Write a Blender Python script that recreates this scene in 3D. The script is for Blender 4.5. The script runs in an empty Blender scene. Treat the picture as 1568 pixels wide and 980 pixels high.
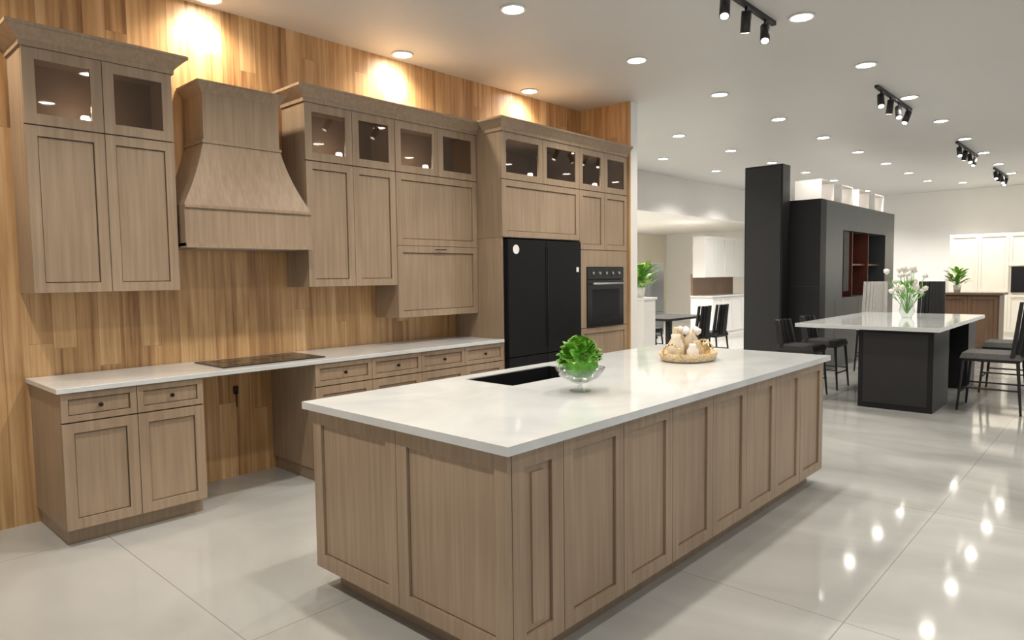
import bpy, bmesh, math, random
from mathutils import Vector, Matrix
random.seed(7)
scene=bpy.context.scene
COL=bpy.context.collection
scene.view_settings.view_transform='Standard'
scene.view_settings.look='None'
scene.view_settings.exposure=-0.08

# ------------------------------------------------------------ materials
def newmat(name):
    m=bpy.data.materials.new(name);m.use_nodes=True
    nt=m.node_tree;b=nt.nodes['Principled BSDF']
    return m,nt,b
def N(nt,t,**k):
    n=nt.nodes.new(t)
    for a,v in k.items(): setattr(n,a,v)
    return n
def simple(name,col,rough=.5,metal=0,spec=.5,var=.06,scale=6,coat=0):
    m,nt,b=newmat(name)
    tc=N(nt,'ShaderNodeTexCoord');nz=N(nt,'ShaderNodeTexNoise');nz.inputs['Scale'].default_value=scale
    nz.inputs['Detail'].default_value=4
    nt.links.new(tc.outputs['Object'],nz.inputs['Vector'])
    r=N(nt,'ShaderNodeValToRGB')
    r.color_ramp.elements[0].position=.3;r.color_ramp.elements[1].position=.7
    r.color_ramp.elements[0].color=tuple(c*(1-var) for c in col)+(1,)
    r.color_ramp.elements[1].color=tuple(min(1,c*(1+var)) for c in col)+(1,)
    nt.links.new(nz.outputs['Fac'],r.inputs['Fac']);nt.links.new(r.outputs['Color'],b.inputs['Base Color'])
    b.inputs['Roughness'].default_value=rough;b.inputs['Metallic'].default_value=metal
    b.inputs['Specular IOR Level'].default_value=spec
    b.inputs['Coat Weight'].default_value=coat
    return m
def emis(name,col,s):
    m,nt,b=newmat(name)
    b.inputs['Base Color'].default_value=col+(1,)
    b.inputs['Emission Color'].default_value=col+(1,);b.inputs['Emission Strength'].default_value=s
    return m
def grained(name,c0,c1,rough=.42,stretch=(45,45,1.6),bump=.05):
    m,nt,b=newmat(name)
    tc=N(nt,'ShaderNodeTexCoord');mp=N(nt,'ShaderNodeMapping');mp.inputs['Scale'].default_value=stretch
    nz=N(nt,'ShaderNodeTexNoise');nz.inputs['Scale'].default_value=1;nz.inputs['Detail'].default_value=6
    n2=N(nt,'ShaderNodeTexNoise');n2.inputs['Scale'].default_value=1.3
    mx=N(nt,'ShaderNodeMath',operation='ADD');ml=N(nt,'ShaderNodeMath',operation='MULTIPLY');ml.inputs[1].default_value=.5
    nt.links.new(tc.outputs['Object'],mp.inputs['Vector']);nt.links.new(mp.outputs[0],nz.inputs['Vector'])
    nt.links.new(tc.outputs['Object'],n2.inputs['Vector'])
    nt.links.new(nz.outputs['Fac'],mx.inputs[0]);nt.links.new(n2.outputs['Fac'],mx.inputs[1]);nt.links.new(mx.outputs[0],ml.inputs[0])
    r=N(nt,'ShaderNodeValToRGB');r.color_ramp.elements[0].position=.38;r.color_ramp.elements[1].position=.62
    r.color_ramp.elements[0].color=c0+(1,);r.color_ramp.elements[1].color=c1+(1,)
    nt.links.new(ml.outputs[0],r.inputs['Fac']);nt.links.new(r.outputs['Color'],b.inputs['Base Color'])
    b.inputs['Roughness'].default_value=rough
    bp=N(nt,'ShaderNodeBump');bp.inputs['Strength'].default_value=bump;bp.inputs['Distance'].default_value=.01
    nt.links.new(nz.outputs['Fac'],bp.inputs['Height']);nt.links.new(bp.outputs[0],b.inputs['Normal'])
    return m

M={}
M['cab']=grained('taupe_wood',(.28,.203,.138),(.385,.288,.20))
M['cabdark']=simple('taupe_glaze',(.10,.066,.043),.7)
M['inside']=simple('cabinet_interior',(.30,.215,.155),.6)
M['white']=simple('white_paint',(.82,.81,.79),.6,var=.015,scale=2)
M['ceil']=simple('ceiling_paint',(.60,.595,.585),.5,var=.02,scale=.6)
M['cream']=simple('cream_paint',(.80,.75,.64),.6,var=.02,scale=2)
M['black']=simple('black_gloss',(.012,.012,.013),.22,spec=.5)
M['blackm']=simple('black_matt',(.014,.014,.016),.5)
M['fridge']=simple('black_steel',(.006,.0065,.0075),.4,spec=.25)
M['char']=simple('charcoal_laminate',(.012,.0125,.014),.45,spec=.25)
M['grey']=simple('grey_laminate',(.075,.085,.092),.35)
M['redwood']=grained('reddish_wood',(.08,.022,.014),(.16,.045,.028))
M['steel']=simple('brushed_steel',(.55,.55,.55),.28,metal=1)
M['darksteel']=simple('dark_bronze',(.05,.04,.035),.35,metal=.8)
M['brown']=grained('walnut_wood',(.17,.10,.06),(.26,.16,.095))
M['leaf']=simple('green_leaf',(.12,.36,.03),.5,var=.45,scale=25)
M['leaf2']=simple('pale_green_leaf',(.33,.55,.10),.5,var=.3,scale=25)
M['petal']=simple('white_petal',(.8,.76,.72),.6)
M['wicker']=simple('cream_wicker',(.60,.46,.28),.6,var=.4,scale=90)
M['ceramic']=simple('cream_ceramic',(.76,.68,.54),.3)
M['gold']=simple('gold_trim',(.75,.52,.24),.3,metal=1)
M['greyfab']=simple('grey_upholstery',(.10,.098,.095),.8,var=.15,scale=40)
M['whitefab']=simple('white_upholstery',(.55,.54,.52),.8,var=.1,scale=40)
M['lamp']=emis('lamp_white',(1,.95,.86),42)
M['lampsmall']=emis('puck_white',(1,.93,.8),12)
M['sticker']=simple('white_sticker',(.85,.85,.85),.5)

def quartz():
    m,nt,b=newmat('white_quartz')
    tc=N(nt,'ShaderNodeTexCoord');nz=N(nt,'ShaderNodeTexNoise');nz.inputs['Scale'].default_value=2.2;nz.inputs['Detail'].default_value=8;nz.inputs['Distortion'].default_value=1.2
    r=N(nt,'ShaderNodeValToRGB');r.color_ramp.elements[0].position=.3;r.color_ramp.elements[1].position=.6
    r.color_ramp.elements[0].color=(.58,.61,.625,1);r.color_ramp.elements[1].color=(.66,.69,.705,1)
    nt.links.new(tc.outputs['Object'],nz.inputs['Vector']);nt.links.new(nz.outputs['Fac'],r.inputs['Fac']);nt.links.new(r.outputs['Color'],b.inputs['Base Color'])
    b.inputs['Roughness'].default_value=.07;b.inputs['Specular IOR Level'].default_value=.8
    return m
M['quartz']=quartz()

def glass(name,col,rough=.02,base=.04,k=.5):
    m,nt,b=newmat(name)
    nt.nodes.remove(b)
    o=[n for n in nt.nodes if n.type=='OUTPUT_MATERIAL'][0]
    tr=N(nt,'ShaderNodeBsdfTransparent');tr.inputs[0].default_value=col+(1,)
    gl=N(nt,'ShaderNodeBsdfGlossy');gl.inputs['Roughness'].default_value=rough
    lw=N(nt,'ShaderNodeLayerWeight');p=N(nt,'ShaderNodeMath',operation='POWER');p.inputs[1].default_value=3
    q=N(nt,'ShaderNodeMath',operation='MULTIPLY_ADD');q.inputs[1].default_value=k;q.inputs[2].default_value=base
    mx=N(nt,'ShaderNodeMixShader')
    nt.links.new(lw.outputs['Facing'],p.inputs[0]);nt.links.new(p.outputs[0],q.inputs[0])
    nt.links.new(q.outputs[0],mx.inputs[0]);nt.links.new(tr.outputs[0],mx.inputs[1]);nt.links.new(gl.outputs[0],mx.inputs[2]);nt.links.new(mx.outputs[0],o.inputs[0])
    return m
M['glass']=glass('tinted_pane',(.74,.70,.66))
M['clear']=glass('clear_glass',(.90,.94,.92),base=.12,k=.7)

def floor_mat():
    m,nt,b=newmat('polished_porcelain')
    tc=N(nt,'ShaderNodeTexCoord')
    nz=N(nt,'ShaderNodeTexNoise');nz.inputs['Scale'].default_value=.9;nz.inputs['Detail'].default_value=9;nz.inputs['Distortion'].default_value=1.6
    mp=N(nt,'ShaderNodeMapping');mp.inputs['Scale'].default_value=(1,.45,1);mp.inputs['Rotation'].default_value=(0,0,.5)
    nt.links.new(tc.outputs['Object'],mp.inputs[0]);nt.links.new(mp.outputs[0],nz.inputs['Vector'])
    r=N(nt,'ShaderNodeValToRGB');r.color_ramp.elements[0].position=.32;r.color_ramp.elements[1].position=.66
    r.color_ramp.elements[0].color=(.35,.355,.345,1);r.color_ramp.elements[1].color=(.49,.50,.495,1)
    nt.links.new(nz.outputs['Fac'],r.inputs['Fac'])
    sp=N(nt,'ShaderNodeSeparateXYZ');nt.links.new(tc.outputs['Object'],sp.inputs[0])
    ds=[]
    for ax,off,per in (('X',1.25,1.8),('Y',.885,1.8)):
        a=N(nt,'ShaderNodeMath',operation='SUBTRACT');a.inputs[1].default_value=off-200*per-per/2
        nt.links.new(sp.outputs[ax],a.inputs[0])
        md=N(nt,'ShaderNodeMath',operation='MODULO');md.inputs[1].default_value=per;nt.links.new(a.outputs[0],md.inputs[0])
        s=N(nt,'ShaderNodeMath',operation='SUBTRACT');s.inputs[1].default_value=per/2;nt.links.new(md.outputs[0],s.inputs[0])
        ab=N(nt,'ShaderNodeMath',operation='ABSOLUTE');nt.links.new(s.outputs[0],ab.inputs[0]);ds.append(ab)
    mn=N(nt,'ShaderNodeMath',operation='MINIMUM');nt.links.new(ds[0].outputs[0],mn.inputs[0]);nt.links.new(ds[1].outputs[0],mn.inputs[1])
    lt=N(nt,'ShaderNodeMath',operation='LESS_THAN');lt.inputs[1].default_value=.002;nt.links.new(mn.outputs[0],lt.inputs[0])
    mx=N(nt,'ShaderNodeMix',data_type='RGBA');nt.links.new(lt.outputs[0],mx.inputs[0]);nt.links.new(r.outputs[0],mx.inputs[6]);mx.inputs[7].default_value=(.22,.215,.20,1)
    nt.links.new(mx.outputs[2],b.inputs['Base Color'])
    b.inputs['Roughness'].default_value=.075;b.inputs['Specular IOR Level'].default_value=1.0
    n3=N(nt,'ShaderNodeTexNoise');n3.inputs['Scale'].default_value=3
    bp=N(nt,'ShaderNodeBump');bp.inputs['Strength'].default_value=.02;bp.inputs['Distance'].default_value=.02
    nt.links.new(tc.outputs['Object'],n3.inputs['Vector']);nt.links.new(n3.outputs['Fac'],bp.inputs['Height']);nt.links.new(bp.outputs[0],b.inputs['Normal'])
    return m
M['floor']=floor_mat()

def planks(name,axis):
    m,nt,b=newmat(name)
    tc=N(nt,'ShaderNodeTexCoord');sp=N(nt,'ShaderNodeSeparateXYZ');nt.links.new(tc.outputs['Object'],sp.inputs[0])
    def math_(op,a,bv=None):
        n=N(nt,'ShaderNodeMath',operation=op)
        if isinstance(a,(int,float)): n.inputs[0].default_value=a
        else: nt.links.new(a,n.inputs[0])
        if bv is not None:
            if isinstance(bv,(int,float)): n.inputs[1].default_value=bv
            else: nt.links.new(bv,n.inputs[1])
        return n.outputs[0]
    u=math_('DIVIDE',sp.outputs[axis],.13)
    cu=math_('FLOOR',u)
    wn=N(nt,'ShaderNodeTexWhiteNoise',noise_dimensions='1D');nt.links.new(cu,wn.inputs['W'])
    zz=math_('ADD',math_('DIVIDE',sp.outputs['Z'],2.6),math_('MULTIPLY',wn.outputs['Value'],7.0))
    cz=math_('FLOOR',zz)
    cmb=N(nt,'ShaderNodeCombineXYZ');nt.links.new(cu,cmb.inputs[0]);nt.links.new(cz,cmb.inputs[1])
    w2=N(nt,'ShaderNodeTexWhiteNoise',noise_dimensions='2D');nt.links.new(cmb.outputs[0],w2.inputs['Vector'])
    def grain(scl,k,det=8,dist=.8):
        mp=N(nt,'ShaderNodeMapping');mp.inputs['Scale'].default_value=scl;nt.links.new(tc.outputs['Object'],mp.inputs[0])
        ofs=N(nt,'ShaderNodeVectorMath',operation='ADD');nt.links.new(mp.outputs[0],ofs.inputs[0])
        sc=N(nt,'ShaderNodeVectorMath',operation='SCALE');nt.links.new(w2.outputs['Color'],sc.inputs[0]);sc.inputs[3].default_value=k
        nt.links.new(sc.outputs[0],ofs.inputs[1])
        nz=N(nt,'ShaderNodeTexNoise');nz.inputs['Scale'].default_value=1;nz.inputs['Detail'].default_value=det;nz.inputs['Distortion'].default_value=dist
        nt.links.new(ofs.outputs[0],nz.inputs['Vector']);return nz.outputs['Fac']
    g1=grain((30,30,.8),30,8,.5);g2=grain((12,12,1.1),17,5,.9)
    t=math_('ADD',math_('MULTIPLY',w2.outputs['Value'],.24),math_('ADD',math_('MULTIPLY',g1,.80),math_('MULTIPLY',g2,.45)))
    r=N(nt,'ShaderNodeValToRGB');cr=r.color_ramp
    cr.elements[0].position=.50;cr.elements[0].color=(.26,.125,.05,1)
    cr.elements[1].position=1.0;cr.elements[1].color=(.74,.51,.285,1)
    e=cr.elements.new(.64);e.color=(.43,.245,.105,1)
    e=cr.elements.new(.80);e.color=(.58,.36,.17,1)
    nt.links.new(t,r.inputs['Fac'])
    fx=math_('SUBTRACT',u,cu);ed=math_('MINIMUM',fx,math_('SUBTRACT',1.0,fx))
    seam=math_('LESS_THAN',ed,.012)
    fz=math_('SUBTRACT',zz,cz);seam2=math_('LESS_THAN',fz,.0012)
    s=math_('MULTIPLY',math_('MAXIMUM',seam,seam2),.4)
    mx=N(nt,'ShaderNodeMix',data_type='RGBA');nt.links.new(s,mx.inputs[0]);nt.links.new(r.outputs[0],mx.inputs[6]);mx.inputs[7].default_value=(.14,.075,.035,1)
    nt.links.new(mx.outputs[2],b.inputs['Base Color']);b.inputs['Roughness'].default_value=.38
    return m
M['wallx']=planks('oak_planks','X')
M['wally']=planks('oak_planks_return','Y')

# ------------------------------------------------------------ builder
class B:
    def __init__(s): s.bm=bmesh.new();s.mats=[]
    def mi(s,m):
        if m not in s.mats:s.mats.append(m)
        return s.mats.index(m)
    def box(s,x0,x1,y0,y1,z0,z1,m): s.frus((x0,x1,y0,y1),z0,(x0,x1,y0,y1),z1,m)
    def frus(s,r0,z0,r1,z1,m):
        k=s.mi(m);v=[]
        for (a,b_,c,d),z in ((r0,z0),(r1,z1)):
            a,b_=min(a,b_),max(a,b_);c,d=min(c,d),max(c,d)
            for p in ((a,c),(b_,c),(b_,d),(a,d)): v.append(s.bm.verts.new((p[0],p[1],z)))
        if z1<z0: v=v[4:]+v[:4]
        for f in ((3,2,1,0),(4,5,6,7),(0,1,5,4),(1,2,6,5),(2,3,7,6),(3,0,4,7)):
            fc=s.bm.faces.new([v[i] for i in f]);fc.material_index=k
    def fb(s,face,pos,a0,a1,d0,d1,z0,z1,m):
        sg=-1 if face[1]=='-' else 1
        p,q=pos+sg*d0,pos+sg*d1
        if face[0]=='y': s.box(a0,a1,p,q,z0,z1,m)
        else: s.box(p,q,a0,a1,z0,z1,m)
    def shaker(s,face,pos,a0,a1,z0,z1,m='cab',fw=.058,th=.02,rec=.012,glass=False,flute=False,gap=.002):
        a0+=gap;a1-=gap;z0+=gap;z1-=gap
        s.fb(face,pos,a0,a0+fw,0,th,z0,z1,m);s.fb(face,pos,a1-fw,a1,0,th,z0,z1,m)
        s.fb(face,pos,a0+fw,a1-fw,0,th,z0,z0+fw,m);s.fb(face,pos,a0+fw,a1-fw,0,th,z1-fw,z1,m)
        if glass: s.fb(face,pos,a0+fw,a1-fw,.006,.010,z0+fw,z1-fw,'glass')
        else:
            e=.005
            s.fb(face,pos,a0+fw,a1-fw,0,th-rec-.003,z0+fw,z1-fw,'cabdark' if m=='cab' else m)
            s.fb(face,pos,a0+fw+e,a1-fw-e,0,th-rec,z0+fw+e,z1-fw-e,m)
            if flute:
                w=(a1-a0-2*fw);c=a0+fw+w*.5
                s.fb(face,pos,c-w*.22,c+w*.22,th-rec,th-.005,z0+fw+.03,z1-fw-.03,m)
    def lathe(s,c,prof,m,n=24,sx=1,sy=1):
        k=s.mi(m);rings=[]
        for r,z in prof:
            rings.append([s.bm.verts.new((c[0]+sx*r*math.cos(2*math.pi*i/n),c[1]+sy*r*math.sin(2*math.pi*i/n),c[2]+z)) for i in range(n)])
        for a,b_ in zip(rings,rings[1:]):
            for i in range(n):
                f=s.bm.faces.new([a[i],a[(i+1)%n],b_[(i+1)%n],b_[i]]);f.material_index=k;f.smooth=True
        for rg,fl in ((rings[0],True),(rings[-1],False)):
            f=s.bm.faces.new(list(reversed(rg)) if fl else rg);f.material_index=k
    def rod(s,p,q,r,m,n=8,r2=None):
        p=Vector(p);q=Vector(q);d=(q-p).normalized();r2=r if r2 is None else r2
        a=d.orthogonal().normalized();b_=d.cross(a);k=s.mi(m);R=[]
        for c,rr in ((p,r),(q,r2)): R.append([s.bm.verts.new(c+a*rr*math.cos(2*math.pi*i/n)+b_*rr*math.sin(2*math.pi*i/n)) for i in range(n)])
        for i in range(n):
            f=s.bm.faces.new([R[0][i],R[0][(i+1)%n],R[1][(i+1)%n],R[1][i]]);f.material_index=k;f.smooth=n>6
        for rg in (list(reversed(R[0])),R[1]):
            f=s.bm.faces.new(rg);f.material_index=k
    def blob(s,c,r,m,sub=2,sc=(1,1,1),jit=0):
        k=s.mi(m);ret=bmesh.ops.create_icosphere(s.bm,subdivisions=sub,radius=r)
        for v in ret['verts']:
            j=1+random.uniform(-jit,jit)
            v.co=Vector((v.co.x*sc[0]*j+c[0],v.co.y*sc[1]*j+c[1],v.co.z*sc[2]*j+c[2]))
        for f in {f for v in ret['verts'] for f in v.link_faces}: f.material_index=k;f.smooth=True
    def leaf(s,base,dirv,l,w,m,curl=.3):
        k=s.mi(m);d=Vector(dirv).normalized();side=d.cross(Vector((0,0,1)))
        if side.length<.1: side=Vector((1,0,0))
        side.normalize();up=side.cross(d);base=Vector(base);pr=None
        for i in range(6):
            t=i/5;c=base+d*l*t-up*(-curl*l*math.sin(t*2.2)*.5);ww=w*math.sin(math.pi*(.08+.88*t))*(1+.15*math.sin(i*3))
            cur=[s.bm.verts.new(c-side*ww+up*ww*.35),s.bm.verts.new(c),s.bm.verts.new(c+side*ww+up*ww*.35)]
            if pr:
                for a in (0,1):
                    f=s.bm.faces.new([pr[a],pr[a+1],cur[a+1],cur[a]]);f.material_index=k;f.smooth=True
            pr=cur
    def done(s,name,bevel=0.0,origin=None,recalc=True):
        me=bpy.data.meshes.new(name)
        if recalc: bmesh.ops.recalc_face_normals(s.bm,faces=s.bm.faces)
        if origin is None:
            xs=[v.co for v in s.bm.verts]
            origin=Vector(((min(c.x for c in xs)+max(c.x for c in xs))/2,(min(c.y for c in xs)+max(c.y for c in xs))/2,min(c.z for c in xs)))
        if origin!='world':
            for v in s.bm.verts: v.co-=origin
        s.bm.to_mesh(me);s.bm.free()
        for m in s.mats: me.materials.append(M[m])
        o=bpy.data.objects.new(name,me);COL.objects.link(o)
        if origin!='world': o.location=origin
        if bevel:
            md=o.modifiers.new('b','BEVEL');md.width=bevel;md.segments=2;md.limit_method='ANGLE'
        return o
def inst(o,name,loc,rz=0):
    n=bpy.data.objects.new(name,o.data);COL.objects.link(n);n.location=loc;n.rotation_euler=(0,0,rz)
    return n

YWALL=5.07;YW=5.066;ZC=3.51
# ------------------------------------------------------------ room
b=B();b.box(-5,26,-6,14,-.1,0,'floor');b.done('floor',origin='world')
b=B();b.box(-5,21,-6,7.1,ZC,ZC+.1,'ceil');b.done('ceiling')
b=B();b.box(-5,6.77,YWALL,YWALL+.12,0,ZC,'wallx');b.done('wall_kitchen',origin='world')
b=B();b.box(6.79,6.93,4.37,7.1,0,ZC,'white');b.box(6.77,6.79,4.37,YWALL,0,ZC,'wally');b.done('wall_return',origin='world')
b=B();b.box(20,20.12,-6,14,0,ZC,'white');b.done('wall_far')
b=B();b.box(6.93,20,7.1,7.3,2.75,ZC,'white');b.box(17.2,20,7.1,7.3,0,2.75,'white');b.done('wall_header')
b=B();b.box(6.93,20,11.5,11.6,0,2.8,'cream');b.done('wall_rear')
b=B();b.box(6.83,6.93,7.1,11.6,0,2.8,'cream');b.done('wall_side')
b=B();b.box(6.93,20,7.3,11.6,2.8,2.9,'white');b.done('ceiling_rear')

def pointlight(parent,loc,e,rad=.02,col=(1,.9,.75)):
    l=bpy.data.lights.new('puck_bulb','POINT');l.energy=e;l.color=col;l.shadow_soft_size=rad
    o=bpy.data.objects.new('puck_bulb',l);COL.objects.link(o);o.parent=parent;o.location=Vector(loc)-parent.location
# ------------------------------------------------------------ cabinets
YU=4.75
pucks=[]
def crown(b,x0,x1,yf,z0,left=True,right=True,h=.115,fl=.075,ysplit=None):
    l=1 if left else 0;r=1 if right else 0
    ye=ysplit or YW
    b.box(x0-.012*l,x1+.012*r,yf-.032,ye,z0,z0+.03,'cab')
    b.frus((x0-.014*l,x1+.014*r,yf-.034,ye),z0+.03,(x0-fl*l,x1+fl*r,yf-.02-fl,ye),z0+h-.02,'cab')
    b.box(x0-(fl+.008)*l,x1+(fl+.008)*r,yf-.028-fl,ye,z0+h-.02,z0+h,'cab')
    if ysplit: b.box(x0,x1,ye,YW,z0,z0+h,'cab')
def glassbay(b,x0,x1,yf,z0,z1,nd):
    t=.018
    b.box(x0,x1,YW-.02,YW,z0,z1,'inside')
    b.box(x0,x0+t,yf,YW-.02,z0,z1,'cab');b.box(x1-t,x1,yf,YW-.02,z0,z1,'cab')
    b.box(x0+t,x1-t,yf,YW-.02,z0,z0+t,'inside');b.box(x0+t,x1-t,yf,YW-.02,z1-t,z1,'inside')
    b.box(x0+t,x0+t+.004,yf+.002,YW-.02,z0+t,z1-t,'inside');b.box(x1-t-.004,x1-t,yf+.002,YW-.02,z0+t,z1-t,'inside')
    w=(x1-x0)/nd
    for i in range(nd): b.shaker('y-',yf,x0+w*i,x0+w*(i+1),z0,z1,glass=True,fw=.062)
    px=x0+w*.80;py=yf+.045
    b.lathe((px,py,z0+t),[(.026,0),(.026,.075),(.020,.083)],'lampsmall',12)
    pucks.append((px,py+.06,z0+t+.14))
    if nd==2: b.box((x0+x1)/2-.01,(x0+x1)/2+.01,yf,yf+.02,z0,z1,'cab')
def flush(o):
    for p in pucks: pointlight(o,p,1.1)
    pucks.clear()
ZG0,ZG1=2.43,2.87
def knob(b,x,y,z): b.rod((x,y,z),(x,y-.022,z),.006,'darksteel');b.rod((x,y-.018,z),(x,y-.028,z),.013,'darksteel',12)

def upper(x0,x1,z0,name,lift=False,cl=True,crr=True):
    b=B()
    b.box(x0,x1,YU,YW,z0,ZG0,'cab')
    b.fb('y-',YU,x0+.004,x1-.004,0,.001,z0+.004,ZG0,'cabdark')
    w=(x1-x0)/2
    if lift:
        zm=(z0+ZG0)/2
        b.shaker('y-',YU,x0,x1,z0,zm);b.shaker('y-',YU,x0,x1,zm,ZG0-.004)
        b.rod((x0+.42,YU-.04,zm-.03),(x1-.42,YU-.04,zm-.03),.005,'darksteel')
    else:
        for i in range(2): b.shaker('y-',YU,x0+w*i,x0+w*(i+1),z0,ZG0-.004)
    glassbay(b,x0,x1,YU,ZG0,ZG1,2)
    crown(b,x0,x1,YU,ZG1,cl,crr)
    o=b.done(name,.002);flush(o);return o
upper(1.01,1.835,1.45,'upper_cabinet')
upper(2.80,3.659,1.45,'upper_cabinet',crr=False)
upper(3.661,4.635,1.16,'upper_cabinet',lift=True,cl=False,crr=False)

YT=4.42
xa,xb,xc=4.64,5.84,6.76
b=B()
b.box(xa,xa+.03,YT,YW,0,1.88,'cab')
b.done('tall_end_panel',.002)
b=B()
b.box(xa,xb-.001,YT,YW,1.882,ZG0,'cab')
b.fb('y-',YT,xa+.004,xb-.004,0,.001,1.885,ZG0,'cabdark')
b.shaker('y-',YT,xa,xb,1.885,ZG0-.004)
glassbay(b,xa,xb-.001,YT,ZG0,ZG1,2)
crown(b,xa,xb-.001,YT,ZG1,True,False,ysplit=4.63)
o=b.done('over_refrigerator_cabinet',.002);flush(o)
b=B()
b.box(xb,xb+.05,YT,YW,.1,ZG0,'cab');b.box(xc-.05,xc,YT,YW,.1,ZG0,'cab')
b.box(xb+.05,xc-.05,YT,YW,.1,.94,'cab');b.box(xb+.05,xc-.05,YT,YW,1.61,ZG0,'cab');b.box(xb+.05,xc-.05,YW-.02,YW,.94,1.61,'inside')
w=(xc-xb)/2
b.fb('y-',YT,xb+.004,xc-.004,0,.001,1.79,ZG0,'cabdark')
for i in range(2): b.shaker('y-',YT,xb+w*i,xb+w*(i+1),1.79,ZG0-.004)
b.fb('y-',YT,xb+.003,xb+.118,0,.02,.94,1.785,'cab');b.fb('y-',YT,xc-.098,xc-.003,0,.02,.94,1.785,'cab')
b.fb('y-',YT,xb+.118,xc-.098,0,.02,1.605,1.785,'cab')
for z0,z1 in ((.1,.52),(.52,.935)): b.shaker('y-',YT,xb,xc,z0,z1)
glassbay(b,xb,xc,YT,ZG0,ZG1,2)
b.box(xb,xc,YT+.06,YW,0,.1,'cabdark')
crown(b,xb,xc,YT,ZG1,False,False)
o=b.done('oven_tower_cabinet',.002);flush(o)

# refrigerator
b=B();fx0,fx1=xa+.045,xb-.02;fm=(fx0+fx1)/2
b.box(fx0,fx1,YT+.0,YW-.03,0,1.865,'blackm')
for a0,a1 in ((fx0,fm-.003),(fm+.003,fx1)):
    b.fb('y-',YT,a0,a1,.005,.05,.74,1.865,'fridge')
    b.fb('y-',YT,a0,a1,.005,.05,.11,.73,'fridge')
for s in (-1,1): b.box(fm+s*.012-.004,fm+s*.012+.004,YT-.056,YT-.05,.8,1.8,'black')
n0=len(b.bm.verts)
b.lathe((0,0,0),[(.045,0),(.045,.002)],'sticker',16)
b.bm.verts.ensure_lookup_table()
for v in b.bm.verts[n0:]:
    x,y,z=v.co;v.co=(fx0+.11+x,YT-.05-z,1.77+y)
b.box(fx1-.08,fx1-.04,YT-.052,YT-.05,1.55,1.60,'sticker')
b.done('refrigerator',.004)
# built-in oven
b=B();ox0,ox1=xb+.12,xc-.1
b.box(ox0+.02,ox1-.02,YT+.0,YW-.05,.955,1.595,'blackm')
b.fb('y-',YT,ox0,ox1,.02,.034,1.47,1.60,'black')
b.fb('y-',YT,ox0,ox1,.02,.034,.945,1.46,'black')
b.fb('y-',YT,ox0+.09,ox1-.09,.034,.036,1.03,1.36,'char')
b.rod((ox0+.06,YT-.07,1.42),(ox1-.06,YT-.07,1.42),.011,'steel',12)
for x in (ox0+.1,ox1-.1): b.rod((x,YT-.028,1.42),(x,YT-.07,1.42),.008,'steel')
for i in range(5):
    x=ox0+.1+i*(ox1-ox0-.2)/4;b.rod((x,YT-.028,1.535),(x,YT-.047,1.535),.017,'steel',14)
b.done('built_in_oven',.002)

# base cabinets
YB=4.42
def base(x0,x1,units,name):
    b=B()
    b.box(x0,x1,YB,YW,.1,.888,'cab');b.box(x0+.02,x1,YB+.06,YW,0,.1,'cab')
    b.fb('y-',YB,x0+.004,x1-.004,0,.001,.104,.885,'cabdark')
    w=(x1-x0)/units
    for i in range(units):
        a0,a1=x0+w*i,x0+w*(i+1)
        b.shaker('y-',YB,a0,a1,.72,.888,fw=.035)
        b.shaker('y-',YB,a0,a1,.1,.716)
        knob(b,(a0+a1)/2,YB-.012,.805)
    return b.done(name,.002)
base(1.03,1.82,2,'base_cabinet')
base(2.63,4.635,4,'base_cabinet')
b=B();b.box(1.01,4.635,4.385,YW,.89,.92,'quartz');b.done('countertop',.003)
b=B();b.box(2.0,2.78,4.50,4.97,.92,.928,'black')
for cx,cy,r in ((2.18,4.62,.08),(2.6,4.62,.095),(2.18,4.85,.095),(2.6,4.85,.08),(2.39,4.74,.06)):
    b.lathe((cx,cy,.928),[(r,0),(r,.0006)],'char',28);b.lathe((cx,cy,.9286),[(r-.006,0),(r-.006,.0003)],'black',28)
b.done('cooktop',.001)
b=B();b.box(2.32,2.355,YW-.012,YW,.64,.70,'darksteel')
b.rod((2.337,YW-.02,.66),(2.335,YW-.02,.54),.005,'darksteel');b.done('power_outlet')

# ------------------------------------------------------------ range hood
b=B();hx0,hx1=1.850,2.785;cx=(hx0+hx1)/2
b.box(hx0,hx1,4.65,YW,1.745,2.0,'cab')
b.box(hx0-.0,hx1+.0,4.638,YW,1.735,1.765,'cab')
b.box(hx0-.0,hx1+.0,4.638,YW,2.0,2.02,'cab')
P=[]
for i in range(9):
    t=i/8;w=.468*(1-t)+.285*t-.018*math.sin(math.pi*t);yf=4.652*(1-t)+4.75*t+.010*math.sin(math.pi*t)
    P.append((w,yf,2.02+t*.44))
for p,q in zip(P,P[1:]):
    b.frus((cx-p[0],cx+p[0],p[1],YW),p[2],(cx-q[0],cx+q[0],q[1],YW),q[2],'cab')
b.box(cx-.292,cx+.292,4.741,YW,2.46,2.48,'cab')
b.box(cx-.28,cx+.28,4.75,YW,2.48,2.80,'cab')
b.frus((cx-.283,cx+.283,4.747,YW),2.80,(cx-.32,cx+.32,4.71,YW),2.86,'cab')
b.box(cx-.325,cx+.325,4.705,YW,2.86,2.875,'cab')
b.box(hx0+.1,hx1-.1,4.70,YW-.03,1.732,1.736,'steel')
b.done('range_hood',0)

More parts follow.
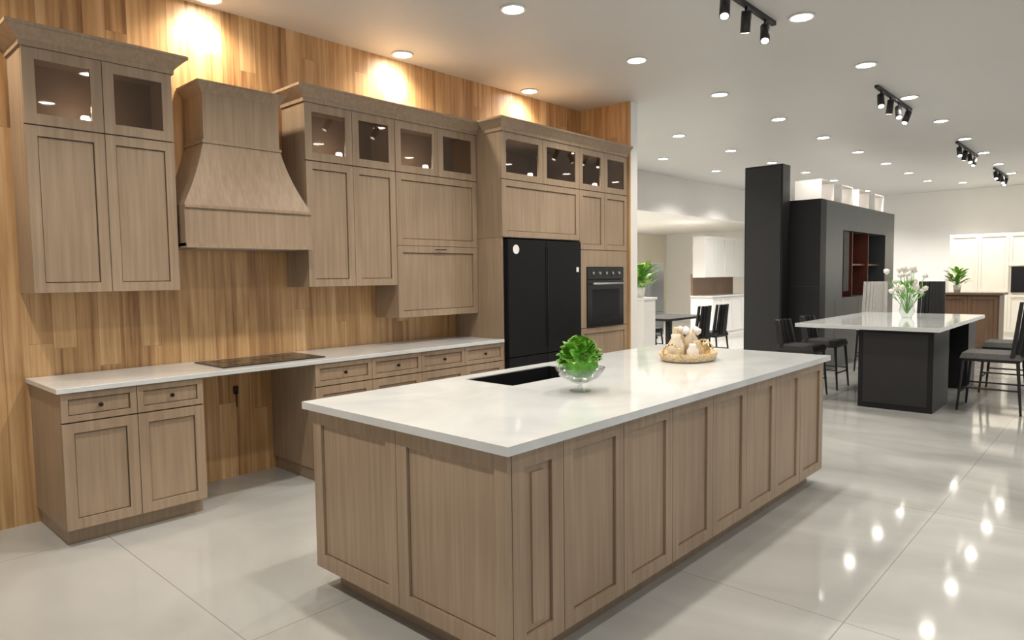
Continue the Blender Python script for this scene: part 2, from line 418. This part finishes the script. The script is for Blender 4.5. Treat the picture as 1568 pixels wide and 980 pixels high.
# ------------------------------------------------------------ island
ix0,ix1,iy0,iy1=1.695,5.08,1.595,2.968
b=B();o=.035;X0,X1,Y0,Y1=ix0+o+.02,ix1-o-.02,iy0+o+.02,iy1-o-.02
sx0,sx1,sy0,sy1=2.68,3.45,2.48,2.86
b.box(X0,sx0-.03,Y0,Y1,.1,.885,'cab');b.box(sx1+.03,X1,Y0,Y1,.1,.885,'cab')
b.box(sx0-.03,sx1+.03,Y0,sy0-.03,.1,.885,'cab');b.box(sx0-.03,sx1+.03,sy1+.02,Y1,.1,.885,'cab')
b.box(sx0-.03,sx1+.03,sy0-.03,sy1+.02,.1,.60,'cab')
b.box(X0+.06,X1-.06,Y0+.06,Y1-.06,0,.1,'cab')
b.fb('y-',Y0,X0+.003,X1-.003,0,.001,.104,.88,'cabdark');b.fb('x-',X0,Y0+.003,Y1-.003,0,.001,.104,.88,'cabdark')
b.fb('x+',X1,Y0+.003,Y1-.003,0,.001,.104,.88,'cabdark');b.fb('y+',Y1,X0+.003,X1-.003,0,.001,.104,.88,'cabdark')
for face,pos in (('x-',X0),('x+',X1)):
    ym=(Y0+Y1)/2
    for a0,a1 in ((Y0-.02,ym),(ym,Y1+.02)): b.shaker(face,pos,a0,a1,.1,.885,fw=.07)
for face,pos in (('y-',Y0),('y+',Y1)):
    b.shaker(face,pos,X0,X0+.30,.1,.885,fw=.07,flute=True)
    n=7;w=(X1-X0-.30)/n
    for i in range(n): b.shaker(face,pos,X0+.30+w*i,X0+.30+w*(i+1),.1,.885,fw=.06)
for (p,q,r,s) in ((ix0,sx0,iy0,iy1),(sx1,ix1,iy0,iy1),(sx0,sx1,iy0,sy0),(sx0,sx1,sy1,iy1)): b.box(p,q,r,s,.885,.92,'quartz')
bmesh.ops.remove_doubles(b.bm,verts=b.bm.verts,dist=1e-6)
isl=b.done('kitchen_island',0)
b=B();t=.012;g=.001
q0,q1,r0,r1=sx0+g,sx1-g,sy0+g,sy1-g
b.box(q0,q1,r0,r1,.68,.692,'black')
b.box(q0,q0+t,r0,r1,.692,.916,'black');b.box(q1-t,q1,r0,r1,.692,.916,'black');b.box(q0+t,q1-t,r0,r0+t,.692,.916,'black');b.box(q0+t,q1-t,r1-t,r1,.692,.916,'black')
b.lathe(((sx0+sx1)/2,(sy0+sy1)/2,.692),[(.045,0),(.045,.004)],'steel',20)
snk=b.done('kitchen_sink');snk.parent=isl;snk.matrix_parent_inverse=Matrix.Translation(-isl.location)

# bowl with greenery
b=B();c=(2.77,2.09,.92)
b.lathe(c,[(.055,0),(.055,.006),(.012,.012),(.012,.04),(.05,.05),(.105,.08),(.130,.125),(.124,.125),(.10,.085),(.045,.056),(.001,.055)],'clear',32)
b.blob((c[0],c[1],c[2]+.155),.092,'leaf',3,(1,1,.95),.08)
for i in range(220):
    th=random.uniform(0,2*math.pi);ph=random.uniform(-.1,1.5);d=Vector((math.cos(th)*math.cos(ph),math.sin(th)*math.cos(ph),math.sin(ph)))
    p=Vector((c[0],c[1],c[2]+.155))+d*.084
    b.leaf(p,(d+Vector((random.uniform(-.7,.7),random.uniform(-.7,.7),random.uniform(-.3,.6)))),random.uniform(.035,.055),.019,random.choice(['leaf','leaf','leaf2']),.5)
b.done('potted_greenery_bowl',recalc=False)

# decorative tray
b=B();c=(4.25,2.27,.92)
b.lathe(c,[(.20,0),(.22,.012),(.235,.06),(.225,.06),(.21,.014),(.001,.013)],'wicker',36,1.0,.8)
for s in (-1,1):
    pr=None
    for i in range(9):
        a=math.pi*i/8;p=(c[0]+s*.225,c[1]+.07*math.cos(a),c[2]+.055+.07*math.sin(a))
        if pr:b.rod(pr,p,.006,'gold')
        pr=p
for dx,dy,r,h,m in ((-.12,.03,.055,.17,'ceramic'),(.0,-.06,.05,.12,'wicker'),(.11,.04,.055,.18,'ceramic'),(.0,.08,.05,.21,'wicker'),(.12,-.06,.04,.10,'gold'),(-.09,-.08,.04,.11,'petal')):
    b.lathe((c[0]+dx,c[1]+dy,c[2]+.014),[(r*.75,0),(r,h*.25),(r,h*.6),(r*.55,h*.85),(r*.6,h)],m,18)
for i in range(5):
    b.blob((c[0]-.03+.03*i,c[1]+.07*math.sin(i*2),c[2]+.20+.01*(i%2)),.028,'petal',1,jit=.1)
b.done('decorative_tray_with_jars')

# ------------------------------------------------------------ lights
b=B();b.lathe((0,0,0),[(.10,-.002),(.10,-.010),(.082,-.012),(.08,-.004)],'white',24);b.lathe((0,0,0),[(.077,-.0045),(.077,-.005)],'lamp',20)
dl=b.done('recessed_or_added_downlight',origin=Vector((0,0,0)))
def spot(parent,energy,size=2.3,col=(1,.91,.79),blend=.8,loc=(0,0,-.03),rad=.06,rot=None):
    l=bpy.data.lights.new('bulb','SPOT');l.energy=energy;l.spot_size=size;l.spot_blend=blend;l.color=col;l.shadow_soft_size=rad
    o=bpy.data.objects.new('bulb',l);COL.objects.link(o);o.parent=parent;o.location=loc
    if rot:o.rotation_euler=rot
    return o
first=True
def down(x,y,e,z=ZC,**k):
    global first
    if first: o=dl;first=False
    else: o=inst(dl,'recessed_or_added_downlight',(0,0,0))
    o.location=(x,y,z);spot(o,e,**k)
for k in range(-2,9): down(3.84+1.7*k,3.5,120 if k<2 else 80)
for k in range(-2,9): down(3.84+1.7*k,2.0,90 if k<1 else 70)
for k in range(-2,6): down(3.84+1.7*k,.5,40)
for k in range(-2,4): down(3.84+1.7*k,-1.0,45)
for x in (.45,2.18,3.9,5.62): down(x,4.90,85,size=2.5,blend=1.0,col=(1,.87,.68),rot=(.10,0,0))
for k in range(3,8): down(3.84+1.7*k,4.94,85)
for x in (9.5,12.5,15.5):
    for y in (8.3,10.2): down(x,y,400,z=2.8,size=2.6)  # unseen ceiling lamps, added to make the rear room very bright
for x in (8.5,10.5,12.5,14.5): down(x,6.1,220,col=(1,.96,.9))  # added row outside the downlight grid, brightens the header wall
for y in (-3,-1,1,3,5): down(18.4,y,270,col=(1,.96,.91))  # extra lamps added close by to brighten the far wall

def track(x0,x1,y,n,name='track_spotlight'):
    b=B();b.box(x0,x1,y-.018,y+.018,ZC-.03,ZC,'blackm')
    for i in range(n):
        x=x0+(x1-x0)*(i+.5)/n;b.rod((x,y,ZC-.03),(x,y,ZC-.09),.01,'blackm')
        d=Vector(((-.5,.3,-.5)[i%3],-.2+.4*(i%2),-1)).normalized();c=Vector((x,y,ZC-.13))
        b.rod(c-d*.07,c+d*.08,.036,'blackm',16);b.rod(c+d*.0801,c+d*.083,.028,'lampsmall',14)
    b.done(name)
track(4.45,5.5,2.2,3);track(8.1,9.6,2.13,4);track(12.5,14.3,2.13,4);track(16.2,18,2.13,4);track(12.4,13.6,.9,3)

# ------------------------------------------------------------ dark display joinery
b=B();b.box(10.2,10.49,3.92,4.5,0,3.13,'char');b.box(10.19,10.2,3.94,4.48,.05,3.1,'blackm');b.done('black_column_panel',.003)
b=B();x0,x1,yf,yb=10.75,14.6,3.47,4.15;nx0,nx1=11.55,14.0
b.box(10.5,x0,yf,4.15,0,2.6,'char')
b.box(x0,nx0,yf,yb,0,2.6,'grey');b.box(nx1,x1,yf,yb,0,2.6,'grey')
b.box(nx0,nx1,yf,yb,2.18,2.6,'grey');b.box(nx0,nx1,yf,yb,0,1.1,'grey');b.box(nx0,nx1,yb-.05,yb,1.1,2.18,'redwood')
for x in (12.2,13.1): b.box(x,x+.03,yf+.05,yb-.05,1.1,2.18,'redwood')
b.box(nx0,nx1,yf+.1,yb-.05,1.62,1.65,'redwood')
b.box(nx0+.02,nx0+.3,yf-.005,yf+.05,1.2,2.16,'char')
for x in (11.2,12.4,13.3): b.box(x,x+.006,yf-.002,yf,.1,1.08,'blackm')
for z in (1.3,): b.box(10.497,10.5,yf+.01,3.89,z,z+.006,'blackm')
b.done('display_joinery_unit',.003)
for i in range(4):
    b=B();x=10.9+i*.95
    b.box(x,x+.6,3.6,4.0,2.604,2.62,'brown');b.box(x,x+.02,3.6,4.0,2.62,2.92,'white');b.box(x+.58,x+.6,3.6,4.0,2.62,2.92,'white');b.box(x,x+.6,3.6,4.0,2.92,2.94,'white')
    b.box(x+.02,x+.58,3.98,4.0,2.62,2.92,'brown');b.lathe((x+.3,3.8,2.895),[(.04,0),(.05,.02)],'lamp',12)
    b.done('open_display_box')

# ------------------------------------------------------------ dark table
b=B();b.box(8.1,10.9,1.48,2.95,.875,.92,'quartz')
b.box(8.2,9.0,1.55,2.28,0,.875,'char');b.box(8.195,8.2,1.6,2.23,.06,.84,'blackm')
b.box(10.2,10.7,1.55,2.28,0,.875,'char');b.box(9.0,10.2,1.75,1.80,.45,.875,'char')
b.done('dining_counter_table',.003)
def chair(name,loc,rz,sh=.47,bh=.95,seat='greyfab',back='greyfab',w=.46):
    b=B();h=w/2
    for sx in (-1,1):
        for sy in (-1,1):
            b.rod((sx*(h-.03),sy*(h-.03),sh-.05),(sx*(h-.0),sy*(h+.01),0),.018,'blackm',8,.012)
    for sx in (-1,1): b.rod((sx*(h-.02),-h+.02,sh*.42),(sx*(h-.02),h-.02,sh*.42),.01,'blackm')
    b.rod((-h+.02,h-.02,sh*.35),(h-.02,h-.02,sh*.35),.01,'blackm')
    b.frus((-h+.02,h-.02,-h+.02,h-.02),sh-.06,(-h,h,-h,h),sh-.03,'blackm');b.frus((-h,h,-h,h),sh-.03,(-h+.02,h-.02,-h+.02,h-.02),sh+.03,seat)
    n=8
    for i in range(n):
        a0=-h+2*h*i/n;a1=-h+2*h*(i+1)/n;y=-h+.0+.10*(2*(i+.5)/n-1)**2
        b.frus((a0,a1,y-.02,y+.02),sh+.0,(a0*.92,a1*.92,y-.075,y-.045),bh,back)
    o=b.done(name,origin=Vector((0,0,0)),bevel=.004);o.location=loc;o.rotation_euler=(0,0,rz);return o
for x in (8.9,10.3): chair('counter_stool',(x,1.12,0),0,.60,1.18,'greyfab','blackm',.54)
chair('counter_stool',(8.5,.36,0),.5,.60,1.12,'greyfab','blackm',.54)
for x in (8.5,9.35): chair('counter_stool',(x,3.02,0),math.pi,.60,.93,'blackm','blackm')
chair('counter_stool',(11.25,2.95,0),math.pi/2,.66,1.36,'whitefab','whitefab',.36)
chair('counter_stool',(11.25,2.2,0),math.pi/2,.66,1.36,'blackm','blackm',.36)
b=B();c=Vector((9.75,2.15,.92))
b.lathe(c,[(.05,0),(.09,.08),(.07,.2),(.045,.26),(.055,.28)],'clear',20)
for i in range(20):
    th=i*2.4;e=c+Vector((math.cos(th)*(.05+.010*i),math.sin(th)*(.05+.010*i),.48+.15*math.sin(i*1.7)))
    b.rod(c+Vector((0,0,.05)),e,.004,'leaf',5);b.blob(e,.04,'petal',1,jit=.25);b.leaf(c+(e-c)*.65,(math.cos(th),math.sin(th),.5),.12,.025,'leaf')
b.done('flower_vase',recalc=False)

# far-left dining set
b=B();b.box(10.1,11.5,5.75,6.55,.72,.76,'blackm')
for x in (10.2,11.4):
    for y in (5.83,6.47): b.box(x-.03,x+.03,y-.03,y+.03,0,.72,'blackm')
b.done('dark_dining_table',.003)
for x,y,r in ((10.45,5.5,0),(11.1,5.5,0),(10.45,6.8,math.pi),(11.1,6.8,math.pi),(9.8,6.15,-math.pi/2)): chair('dining_chair',(x,y,0),r,.47,.98,'blackm','blackm')
b=B();b.box(14.9,17.1,7.35,7.9,0,.95,'white');b.box(14.85,17.15,7.3,7.9,.95,.99,'quartz')
b.box(14.9,17.1,7.85,7.9,.99,1.5,'brown');b.box(14.9,17.1,7.55,7.85,1.42,2.4,'white')
for i in range(4):
    b.shaker('y-',7.55,14.9+.55*i,15.45+.55*i,1.43,2.39,m='white');b.shaker('y-',7.35,14.9+.55*i,15.45+.55*i,.1,.94,m='white')
b.done('white_display_kitchen')
b=B();b.box(14.2,14.8,8.6,9.2,0,1.78,'grey');b.box(14.21,14.79,8.57,8.6,.6,1.77,'grey');b.box(14.21,14.79,8.57,8.6,.03,.59,'grey');b.done('freestanding_refrigerator',.005)
b=B();b.box(17.0,17.5,11.46,11.5,1.25,1.85,'blackm');b.box(17.05,17.45,11.455,11.46,1.3,1.8,'grey');b.done('framed_picture')
def plant(name,c,h,r,pot=.12,ph=.22,n=60):
    b=B();c=Vector(c)
    b.lathe(c,[(pot*.7,0),(pot,ph),(pot*.9,ph),(pot*.85,ph-.02)],'white',20)
    for i in range(n):
        th=random.uniform(0,6.28);q=random.random();e=c+Vector((math.cos(th)*r*.5*q,math.sin(th)*r*.5*q,ph+(h-ph)*random.random()*.8))
        if i%5==0:b.rod(c+Vector((0,0,ph-.02)),e,.006,'leaf',5)
        b.leaf(e,(math.cos(th),math.sin(th),random.uniform(.1,1)),r*.6,r*.14,random.choice(['leaf','leaf2']))
    b.done(name,recalc=False)
b=B();b.box(8.1,8.4,5.0,5.3,0,1.16,'white');b.box(8.08,8.42,4.98,5.32,1.16,1.19,'white');b.done('display_pedestal',.004)
plant('potted_plant',(8.25,5.15,1.191),.46,.30,.07,.14,55)
b=B();b.box(18.9,19.98,1.0,3.3,0,2.35,'cream')
for i in range(4):
    b.shaker('x-',18.9,1.0+.575*i,1.575+.575*i,.1,.95,m='cream');b.shaker('x-',18.9,1.0+.575*i,1.575+.575*i,1.6 if i<2 else 1.0,2.33,m='cream')
b.box(18.87,18.9,1.25,2.1,1.0,1.58,'black');b.done('tall_storage_cabinet')
b=B();b.box(14.8,15.4,1.8,2.75,0,1.06,'brown');b.box(14.75,15.45,1.75,2.8,1.06,1.1,'brown')
for i in range(2): b.shaker('x-',14.8,1.82+.46*i,2.28+.46*i,.1,1.04,m='brown')
b.done('walnut_sideboard',.003)
plant('potted_plant',(15.1,2.5,1.101),.45,.26,.07,.14,40)

# ------------------------------------------------------------ world
w=bpy.data.worlds.new('World');scene.world=w;w.use_nodes=True
bg=w.node_tree.nodes['Background'];bg.inputs[0].default_value=(1,.98,.95,1);bg.inputs[1].default_value=.6

# ------------------------------------------------------------ camera
yaw,pi_,ro=map(math.radians,(42.761,3.728,.733))
F=Vector((math.cos(yaw)*math.cos(pi_),math.sin(yaw)*math.cos(pi_),-math.sin(pi_)))
R0=Vector((math.sin(yaw),-math.cos(yaw),0));U0=R0.cross(F)
R=R0*math.cos(ro)-U0*math.sin(ro);U=R0*math.sin(ro)+U0*math.cos(ro)
cam=bpy.data.cameras.new('camera');cam.sensor_width=36;cam.lens=1035.67/1568*36;cam.clip_end=100
co=bpy.data.objects.new('camera',cam);COL.objects.link(co)
m=Matrix((R,U,-F)).transposed().to_4x4();m.translation=Vector((0,0,1.517));co.matrix_world=m
scene.camera=co
